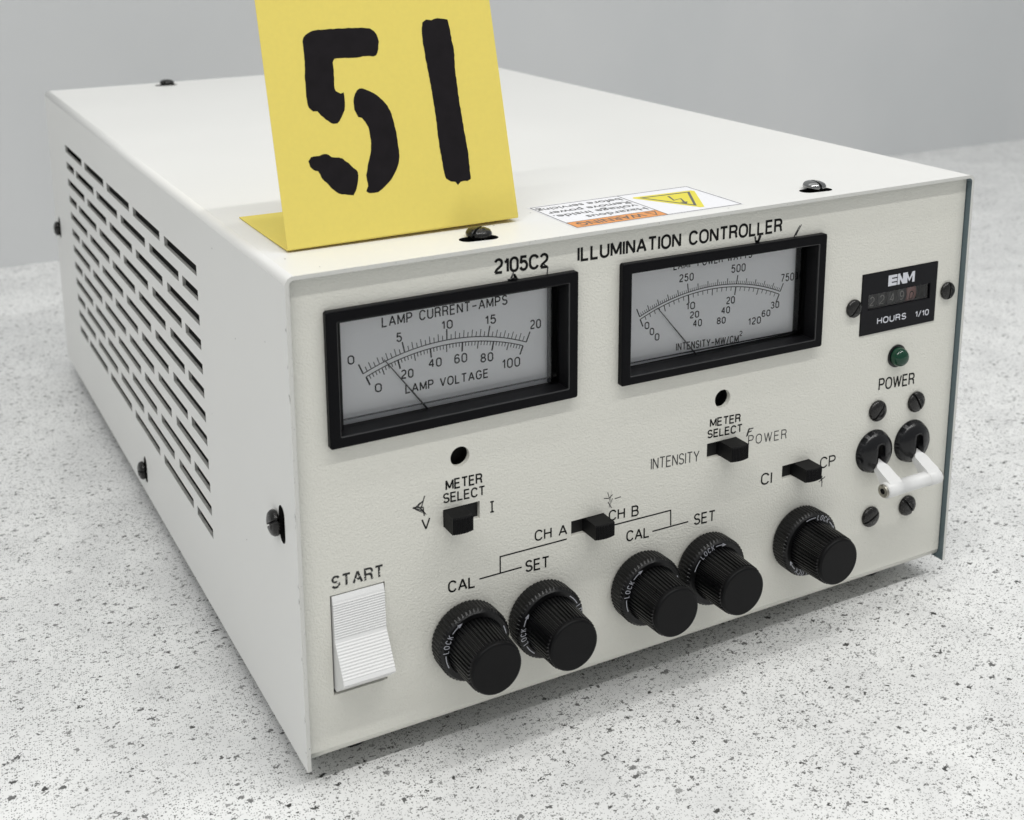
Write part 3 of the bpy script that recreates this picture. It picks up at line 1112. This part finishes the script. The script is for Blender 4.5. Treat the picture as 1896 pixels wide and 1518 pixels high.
# ---- knobs with locking ring
def make_knob(cx, cz, start):
    kn = 44 * 6
    mb = MB('knob')
    YB, HR, LN = PY, 8.6, 24.4
    rs = []
    prof = [(10.9, YB - 4), (10.75, YB - HR - .2), (10.6, YB - HR - 1.5), (10.1, YB - LN + 2.0)]
    for k, (r, y) in enumerate(prof):
        rs.append(circle_y(cx, cz, y, r, kn, wave=.30, k=6))
    rs.append(circle_y(cx, cz, YB - LN + 1.6, 9.75, kn))
    mb.rings(rs, smooth=False)
    body = mb.build("tuning_knob", root)
    mb = MB('knobcap')
    mb.rings([circle_y(cx, cz, y, r, 64) for r, y in ((9.85, YB - LN + 1.9), (9.95, YB - LN + 1.2), (9.85, YB - LN + .5), (9.45, YB - LN + .08), (9.0, YB - LN), (8.6, YB - LN + .04))], smooth=True)
    mb.disc_y(cx, cz, YB - LN + .04, 8.6, 64)
    mb.build("end_cap", body)
    mb = MB('knob')
    rn = 56 * 4
    rs = [circle_y(cx, cz, YB - .05, 13.4, rn), circle_y(cx, cz, YB - .8, 14.0, rn, wave=.16, k=4), circle_y(cx, cz, YB - HR + 1.6, 14.1, rn, wave=.2, k=4),
          circle_y(cx, cz, YB - HR + .5, 13.55, rn), circle_y(cx, cz, YB - HR, 13.1, rn), circle_y(cx, cz, YB - HR, 11.3, rn), circle_y(cx, cz, YB - HR + 1.2, 11.15, rn), circle_y(cx, cz, YB - HR + 1.4, 10, rn)]
    mb.rings(rs)
    mb.build("lock_ring", body)
    # LOCK and arrow, twice round the ring, clockwise
    mb = MB('whiteink')
    yb = YB - HR - .04
    R0 = 12.2

    def pm(sdeg, rad):
        a = radians(sdeg)
        return (cx + rad * sin(a), yb, cz + rad * cos(a))
    for rep in (0, 1):
        s0 = start + 180 * rep
        ribbon(mb, [(math.radians(s0 + i * 3) * R0, 0) for i in range(9)], .32, lambda a, b_: pm(math.degrees(a / R0), R0 + b_))
        W_, ls = layout("LOCK", .5)
        u0 = math.radians(s0 + 29) * R0
        for l in ls:
            ribbon(mb, [(u0 + px * 1.75, (py - .5) * 2.1) for px, py in l], .26, lambda a, b_: pm(math.degrees(a / R0), R0 + b_))
        e = s0 + 29 + math.degrees(W_ * 1.75 / R0) + 4
        ribbon(mb, [(math.radians(e + i * 3) * R0, 0) for i in range(7)], .32, lambda a, b_: pm(math.degrees(a / R0), R0 + b_))
        e2 = e + 18
        a, b2, c2 = pm(e2 - 3, R0 + .75), pm(e2 + 6, R0), pm(e2 - 3, R0 - .75)
        mb.add([a, b2, c2], [(0, 1, 2)])
    mb.build("lock_lettering", body)


for (cx, cz), st in zip(((63.1, 33.1), (94.6, 32.6), (139.7, 32.7), (171.1, 32.6), (219.5, 32.3)), (-115, -142, -112, -72, -18)):
    make_knob(cx, cz, st)

# ---- start rocker
mb = MB('hole')
mb.box(11.0, 4.62, 24.2, 32.5, 18, 63.9)
rk = mb.build("rocker_switch", root)
mb = MB('white')
rx0, rx1 = 12.2, 31.4
side = []


def ribs(p, q_, n, amp):
    out = []
    dy, dz = q_[0] - p[0], q_[1] - p[1]
    ln = math.hypot(dy, dz)
    nx, nz = -dz / ln, dy / ln
    if nx > 0:
        nx, nz = -nx, -nz
    for i in range(n * 4 + 1):
        t_ = i / (n * 4)
        k = (0, amp, amp, 0)[i % 4]
        out.append((p[0] + dy * t_ + nx * k, p[1] + dz * t_ + nz * k))
    return out


side = [(9, 62.6), (2.6, 62.7), (1.9, 61.0)] + ribs((1.75, 60.2), (1.1, 46.9), 14, .17) + ribs((.7, 45.7), (-5.9, 34.6), 12, .17) + [(-6.4, 33.6), (-6.1, 32.9), (1.2, 26.9), (9, 26.5)]
ra = [(rx0, y, z) for y, z in side]
rb_ = [(rx1, y, z) for y, z in side]
n = len(side)
e_ = .35
mid = [sum(p[0] for p in side) / n, sum(p[1] for p in side) / n]
mb.rings([ra, rb_])
mb.f.append([i for i in range(n)]); mb.mi.append(0); mb.sm.append(False)
mb.f.append([n + i for i in range(n)][::-1]); mb.mi.append(0); mb.sm.append(False)
mb.build("rocker", rk)

# ---- hour counter
mb = MB('hourface', 'hole')
WX0, WZ0, WX1, WZ1 = 250.8, 126.6, 285.9, 133.4
V, F = cdt([(HX0 + .25, HZ0 + .25), (HX1 - .25, HZ0 + .25), (HX1 - .25, HZ1 - .25), (HX0 + .25, HZ1 - .25)], [[(WX0, WZ0), (WX1, WZ0), (WX1, WZ1), (WX0, WZ1)]])
sheet(mb, V, F, lambda x, z, s: (x, 2.2 + 2.6 * s, z), 0, 0, 0)
mb.box(WX0 - 1, 8.5, WZ0 - 2, WX1 + 1, 12, WZ1 + 2, 1)
hc = mb.build("hour_counter", root)
wx = 251.6
ww = 5.55
for k, dg in enumerate("22490"):
    mb = MB('redwheel' if k == 4 else 'wheel', 'digit' if k < 4 else 'hourface')
    n = 28
    R_ = 6.2
    cy, cz = 3.4 + R_, 130.0
    x0, x1 = wx + k * ww, wx + (k + 1) * ww - .25
    rs = [[(x, cy + R_ * cos(2 * pi * i / n), cz + R_ * sin(2 * pi * i / n)) for i in range(n)] for x in (x0, x1)]
    mb.rings(rs, smooth=True, cap0=True, cap1=True)
    W_, ls = layout(dg)
    hh = 3.7
    for l in ls:
        def wm(a, b_):
            ang = (b_ - (0.2 if k < 3 else 1.0)) / R_
            return (a, cy - (R_ + .05) * cos(ang), cz + (R_ + .05) * sin(ang))
        fine = []
        for a, b_ in zip(l, l[1:]):
            fine += [(a[0] + (b_[0] - a[0]) * q_ / 6, a[1] + (b_[1] - a[1]) * q_ / 6) for q_ in range(6)]
        l = fine + [l[-1]]
        ribbon(mb, [((x0 + x1) / 2 - 1.0 + px * 4.0, (py - .5) * hh + (.9 if k == 3 else 0)) for px, py in l], .42, wm, 1)
    mb.build("digit_wheel", hc)
mb = MB('glass')
mb.add([(WX0, 2.9, WZ0), (WX1, 2.9, WZ0), (WX1, 2.9, WZ1), (WX0, 2.9, WZ1)], [(0, 1, 2, 3)])
mb.build("counter_window", hc)
mb = MB('hourprint')
YP = 2.2 - .03


def bar(pts, w, cnt=[0]):
    cnt[0] += 1
    yb_ = YP - .012 * (cnt[0] % 12)
    ribbon(mb, pts, w, lambda a, b_: (a, yb_, b_))


# the bold joined maker's letters E N M
ex0, ez0, ez1 = 261.3, 135.6, 140.3
tw = 1.35
for z in (ez0 + .6, (ez0 + ez1) / 2, ez1 - .6):
    bar([(ex0 + .3, z), (ex0 + 4.9, z)], 1.2)
bar([(ex0 + 1.0, ez0), (ex0 + 1.0, ez1)], 2.0)
bar([(ex0 + 5.9, ez0), (ex0 + 5.9, ez1)], tw)
bar([(ex0 + 5.7, ez1 - .3), (ex0 + 8.6, ez0 + .3)], 1.15)
bar([(ex0 + 8.8, ez0), (ex0 + 8.8, ez1)], tw)
bar([(ex0 + 10.1, ez0), (ex0 + 10.1, ez1)], tw)
bar([(ex0 + 10.2, ez1 - .4), (ex0 + 11.9, ez0 + 1.2), (ex0 + 13.8, ez1 - .4)], 1.0)
bar([(ex0 + 14.2, ez0), (ex0 + 14.2, ez1)], tw)
word(mb, "HOURS", 256.4, 119.8, 272.9, 119.5, 2.9, .37, YP, 0, .26)
word(mb, "1/10", 278.1, 119.4, 286.0, 119.2, 2.7, .34, YP, 0, .24)
mb.build("counter_lettering", hc)

# ---- green lamp
mb = MB('gloss')
lx, lz = 269.2, 103.6
mb.rings([circle_y(lx, lz, y, r, 36) for r, y in ((5.0, PY), (5.0, PY - .5), (4.7, PY - .75), (4.0, PY - .8))], smooth=False)
lb = mb.build("indicator_lamp", root)
mb = MB('green')
rs = [circle_y(lx, lz, PY - .6, 4.1, 32)]
for i in range(9):
    a = pi / 2 * i / 9
    rs.append(circle_y(lx, lz, PY - 1.6 - 3.6 * sin(a), 4.1 * cos(a) ** .8, 32))
rs.append(circle_y(lx, lz, PY - 5.2, .25, 32))
mb.rings(rs, smooth=True, cap1=True)
mb.build("lens", lb)

# ---- two toggle breakers with a tied white handle
BX = (259.0, 281.0)
BZ = 62.3
for bx in BX:
    mb = MB('gloss', 'hole')
    # dome with a vertical groove from just above the middle down to the rim
    R_, hd = 9.6, 5.2
    ns, na = 12, 72
    gw = 1.9
    grid = []

    def dome_y(x, z):
        rr = min(1, math.hypot(x, z) / R_)
        return PY - hd * math.sqrt(max(0, 1 - rr ** 2.3)) - .35
    outer = circle2(0, 0, R_, 64)
    # triangulate a disc with groove outline
    inner_pts = []
    gz1 = 4.6
    groove = [(-gw, -R_ * .975), (gw, -R_ * .975), (gw, gz1 - 1), (gw * .5, gz1), (-gw * .5, gz1), (-gw, gz1 - 1)]
    ex = []
    for k in range(1, 10):
        rr = R_ * (k / 10) ** .8
        pts = circle2(0, 0, rr, 40)
        for i in range(40):
            if not (abs(pts[i][0]) < gw + .4 and pts[i][1] < gz1 + .4) and not (abs(pts[(i + 1) % 40][0]) < gw + .4 and pts[(i + 1) % 40][1] < gz1 + .4):
                ex.append((pts[i], pts[(i + 1) % 40]))
    V, F = cdt(outer, [groove], ex)
    o = len(mb.v)
    mb.v += [(bx + x, dome_y(x, z), BZ + z) for x, z in V]
    for f in F:
        mb.f.append([o + i for i in f]); mb.mi.append(0); mb.sm.append(True)
    # groove walls and floor
    gp = []
    for a, b_ in zip(groove, groove[1:] + groove[:1]):
        for i in range(6):
            gp.append((a[0] + (b_[0] - a[0]) * i / 6, a[1] + (b_[1] - a[1]) * i / 6))
    mb.rings([[(bx + x, dome_y(x, z), BZ + z) for x, z in gp], [(bx + x, PY + .4, BZ + z) for x, z in gp]], mis=[0])
    mb.add([(bx + x, PY + .4, BZ + z) for x, z in groove], [tuple(range(6))], 1)
    mb.rings([circle_y(bx, BZ, dome_y(R_, 0), R_, 64), circle_y(bx, BZ, PY, R_ + .1, 64)], smooth=True)
    mb.build("circuit_breaker", root)
mb = MB('white')
handle = None
BARY, BARZ = -10.2, 50.4
for k, bx in enumerate(BX):
    # lever: thin waist inside the dome, wide paddle outside
    sec = [(PY - 0.2, 59.4, 1.1, 1.0), (-1.4, 57.9, 1.7, 1.1), (-2.7, 56.6, 3.1, 1.4), (-4.0, 55.8, 3.2, 1.6), (-6.0, 54.3, 3.2, 2.0), (-8.5, 52.4, 3.3, 2.8), (BARY, BARZ, 3.3, 3.2)]
    rs = []
    dirv = Vector((BARY - (PY - .2), BARZ - 60.8)).normalized()
    nv = (-dirv.y, dirv.x)
    for y, z, hw, ht in sec:
        rs.append([(bx + sx * hw, y + nv[0] * sz * ht, z + nv[1] * sz * ht) for sx, sz in ((-1, -1), (1, -1), (1, 1), (-1, 1))])
    mb.rings(rs, cap0=True, cap1=True)
handle = mb.build("breaker_handle", root, "white double lever")
mb = MB('white')
n = 28
xs = [(253.9, 2.6), (254.3, 3.3), (262.6, 3.3), (262.7, 3.1), (278.0, 3.1), (278.1, 3.3), (284.6, 3.3), (285.0, 2.9)]
mb.rings([[(x, BARY + r * cos(2 * pi * i / n), BARZ + r * sin(2 * pi * i / n)) for i in range(n)] for x, r in xs], smooth=False, cap0=True, cap1=True)
tie = mb.build("tie_bar", handle)
for p in tie.data.polygons:
    if abs(p.normal.x) < .5:
        p.use_smooth = True
mb = MB('steel', 'hole')
for x, s in ((253.9, -1), (285.0, 1)):
    mb = MB('steel', 'hole')
    pr = [(2.9, 0), (2.9, .5), (2.6, .9), (1.3, .98)]
    mb.rings([[(x + s * h_, BARY + r * cos(2 * pi * i / n), BARZ + r * sin(2 * pi * i / n)) for i in range(n)] for r, h_ in pr])
    mb.rings([[(x + s * h_, BARY + r * cos(2 * pi * i / 6), BARZ + r * sin(2 * pi * i / 6)) for i in range(6)] for r, h_ in ((1.25, .98), (1.2, .3))], cap1=True, mis=[1])
    mb.build("bolt", handle)

# ---- warning label on top (reads from the far side)
mb = MB('sticker', 'stickerink', 'orange', 'yellow')
zl = H + 0.05
LX0, LY0, LX1, LY1 = 111.8, 6.3, 187.3, 42.6
mb.add([(LX0, LY0, zl), (LX1, LY0, zl), (LX1, LY1, zl), (LX0, LY1, zl)], [(0, 1, 2, 3)], 0)
zi = zl + .03
mb.add([(112.7, 7.4, zi), (152.1, 7.2, zi), (152.1, 14.9, zi), (112.7, 15.1, zi)], [(0, 1, 2, 3)], 2)
zi2 = zi + .03
tm = lambda a, b_: (a, b_, zi2)
ribbon(mb, [(112.6, 7.2), (186.4, 6.9), (186.4, 42.0), (112.6, 41.4), (112.6, 7.2)], .42, tm, 1)
ribbon(mb, [(152.2, 7.1), (152.4, 41.6)], .4, tm, 1)
ribbon(mb, [(112.7, 15.1), (152.1, 15.0)], .35, tm, 1)
mb.add([(155.6, 35.2, zi), (156.4, 36.6, zi), (183.6, 35.4, zi), (184.4, 33.8, zi), (171.4, 10.2, zi), (169.6, 10.2, zi)], [(0, 1, 2, 3, 4, 5)], 3)
ribbon(mb, [(158.8, 34.2), (181.0, 33.3), (169.9, 14.0), (158.8, 34.2)], 1.5, tm, 1)
# lightning bolt
ribbon(mb, [(169.8, 31.4), (167.6, 24.6), (171.6, 25.6), (169.2, 20.0)], .95, tm, 1)
mb.add([(x, y, zi2 + .01) for x, y in ((167.6, 20.9), (171.0, 20.3), (168.6, 17.6))], [(0, 1, 2)], 1)
# warning triangle before the word
ribbon(mb, [(150.6, 8.4 + 5.0), (146.2, 8.4 + 5.0), (148.4, 8.8), (150.6, 8.4 + 5.0)], .7, tm, 1)
label = mb.build("warning_label", root)


def font_text(body, height, ox, oy, width, m, z, parent, name, bold=0.0):
    c = bpy.data.curves.new("tmp", 'FONT')
    c.body = body
    c.size = 1
    c.offset = bold
    o = bpy.data.objects.new("tmp", c)
    COL.objects.link(o)
    bpy.context.view_layer.update()
    me = bpy.data.meshes.new_from_object(o.evaluated_get(bpy.context.evaluated_depsgraph_get()))
    bpy.data.objects.remove(o)
    xs = [v.co.x for v in me.vertices]
    k = width / (max(xs) - min(xs))
    x0 = min(xs)
    for v in me.vertices:      # turned half a turn: the label faces the far side
        x, y = (v.co.x - x0) * k, v.co.y * height / .72
        v.co = ((ox - x) * MM, (oy - y) * MM, z * MM)
    me.flip_normals()
    me.materials.clear()
    me.materials.append(M[m])
    me.name = name
    ob = bpy.data.objects.new(name, me)
    COL.objects.link(ob)
    ob.parent = parent
    return ob


font_text("WARNING", 4.6, 144.4, 13.4, 29.0, 'stickerink', zi2, label, "label_word", .012)
for s, y, w in (("Hazardous", 21.2, 26.5), ("voltage inside.", 27.0, 37.0), ("Remove power", 32.6, 36.6), ("before servicing", 38.6, 37.6)):
    font_text(s, 3.9 if s[0] in "HR" else 3.9, 150.9, y - .2, w, 'stickerink', zi2, label, "label_word", .01)

# ================================================================== NUMBER CARD
card = bpy.data.objects.new("number_card", None)
COL.objects.link(card)
card["label"] = "folded yellow card painted with a black 51, standing on the cream box"
card["category"] = "sign"
C0 = Vector((10.25, 26.5, H + .90))
C1 = Vector((98.41, 25.3, H + 2.1))
EX = (C1 - C0)
CW = EX.length
EX.normalize()
K = 0.275
UP = Vector((0, K, 1))


def card_pt(s, w, off=0.0):
    nrm_ = Vector((0, -1, K)).normalized()
    return tuple(C0 + EX * s + UP * w + nrm_ * off)


card.location = (0, 0, 0)
mb = MB('card')
TH = .32
# profile along the sheet: flap lying on the box, tight fold, leaning upright
ns = 8
rowsF, rowsB = [], []


def profile(s):
    base = C0 + EX * s
    lift = base.z - H
    pts = []
    fl_end = 55.5 - s * .01
    # flap, back edge to fold (z just above the top)
    for k in range(7):
        t_ = k / 6
        y = base.y + fl_end * (1 - t_) + 1.2 * t_
        z = H + .22 + (lift * .55 - .1) * t_ ** 3
        pts.append((y, z))
    # fold
    pts.append((base.y + .25, H + .22 + lift * .62))
    pts.append((base.y, base.z + .25))
    for k in range(1, 9):
        w = 100.0 * k / 8
        bow = -1.2 * sin(pi * k / 8) * 0
        pts.append((base.y + K * w + bow, base.z + w))
    return base.x, pts


A_, B_ = [], []
for i in range(ns + 1):
    s = CW * i / ns
    x, pts = profile(s)
    outl, inl = [], []
    for j, (y, z) in enumerate(pts):
        a = pts[max(0, j - 1)]
        c = pts[min(len(pts) - 1, j + 1)]
        dy, dz = c[0] - a[0], c[1] - a[1]
        ln = math.hypot(dy, dz)
        ny, nz = dz / ln, -dy / ln
        xx = x + (-(1.5) * ((y - pts[-1][0] * 0 - C0.y) / 55.0) * 0)
        outl.append((xx, y - 0, z))
        inl.append((xx, y + ny * TH, z + nz * TH))
    A_.append(outl)
    B_.append(inl)
nj = len(A_[0])
o = 0
vs = [p for r in A_ for p in r] + [p for r in B_ for p in r]
nn_ = (ns + 1) * nj
fs = []
for i in range(ns):
    for j in range(nj - 1):
        a, b_, c, d_ = i * nj + j, (i + 1) * nj + j, (i + 1) * nj + j + 1, i * nj + j + 1
        fs.append((a, b_, c, d_))
        fs.append((nn_ + d_, nn_ + c, nn_ + b_, nn_ + a))
    for j in (0, nj - 1):
        a, b_ = i * nj + j, (i + 1) * nj + j
        fs.append((a, b_, nn_ + b_, nn_ + a))
for i in (0, ns):
    for j in range(nj - 1):
        a, d_ = i * nj + j, i * nj + j + 1
        fs.append((a, d_, nn_ + d_, nn_ + a))
mb.add(vs, fs, 0, True)
sh = mb.build("folded_sheet", card)
try:
    sh.data.set_sharp_from_angle(angle=radians(35))
except Exception:
    pass

DIG = {
 'a': [(15.26, 68.97), (17.06, 70.34), (20.07, 71.15), (26.57, 71.21), (38.4, 70.76), (41.23, 69.48), (42.57, 67.14), (42.37, 64.41), (40.88, 61.16), (37.01, 61.27), (32.45, 60.99), (25.44, 61.09), (24.75, 57.25), (24.2, 52.5), (24.35, 50.4), (26.03, 49.36), (27.07, 49.75), (27.2, 47.46), (27.05, 45.07), (26.06, 42.76), (23.65, 39.7), (22.02, 39.67), (20.21, 40.62), (17.96, 42.91), (16.87, 44.32), (15.29, 44.46), (14.0, 45.77), (13.65, 48.64), (13.93, 55.13), (14.58, 61.01), (14.76, 66.33)],
 'b': [(33.12, 50.56), (35.36, 49.95), (38.46, 48.29), (41.43, 45.61), (43.56, 41.76), (44.52, 36.79), (44.81, 31.89), (44.68, 26.41), (43.99, 24.05), (42.12, 20.61), (38.61, 17.37), (34.94, 15.26), (31.6, 15.17), (30.73, 15.99), (31.62, 17.57), (31.53, 21.49), (33.25, 26.42), (34.64, 30.5), (34.77, 35.92), (33.76, 39.03), (32.67, 40.65), (31.41, 41.07), (30.32, 43.57), (30.38, 46.28), (31.36, 48.9)],
 'c': [(11.25, 28.19), (12.52, 29.53), (15.42, 29.64), (18.04, 29.95), (19.8, 28.76), (23.56, 27.76), (26.44, 25.06), (28.41, 22.74), (28.39, 20.35), (26.86, 16.63), (25.81, 15.26), (23.77, 15.68), (20.63, 16.47), (18.33, 18.52), (16.68, 20.49), (15.3, 22.13), (14.37, 24.6), (13.14, 24.92), (11.62, 26.38)],
 'd': [(60.32, 71.22), (61.85, 72.06), (63.9, 71.75), (66.44, 72.28), (70.23, 71.55), (70.56, 69.96), (70.84, 65.25), (71.16, 59.9), (70.71, 53.67), (70.64, 46.17), (70.82, 38.02), (71.03, 32.37), (71.4, 25.45), (71.26, 19.84), (70.95, 15.5), (69.8, 15.01), (66.96, 15.03), (65.72, 13.92), (64.85, 15.14), (63.13, 15.46), (61.54, 16.58), (61.01, 19.11), (60.66, 24.72), (60.46, 30.31), (60.62, 38.34), (60.37, 48.28), (59.91, 54.51), (59.54, 61.35), (59.47, 66.94)]}


def rough_edge(poly):
    """brush-made outline: subdivide and jitter a little"""
    out = []
    n = len(poly)
    for i in range(n):
        p0_, p1_, p2_, p3_ = (Vector(poly[(i + k) % n]) for k in (-1, 0, 1, 2))
        m_ = max(1, int((p2_ - p1_).length / 1.0))
        for k in range(m_):
            t_ = k / m_
            q_ = 0.5 * ((2 * p1_) + (p2_ - p0_) * t_ + (2 * p0_ - 5 * p1_ + 4 * p2_ - p3_) * t_ ** 2 + (3 * p1_ - p0_ - 3 * p2_ + p3_) * t_ ** 3)
            out.append((q_.x + random.uniform(-.1, .1), q_.y + random.uniform(-.1, .1)))
    return out


def paint(name, keys):
    mb = MB('cardink')
    for key in keys:
        V, F = cdt(rough_edge(DIG[key]), [])
        mb.add([card_pt(u, v - .15, .05) for u, v in V], F)
    mb.build(name, card)


paint("painted_digit", "abc")
paint("painted_digit", "d")
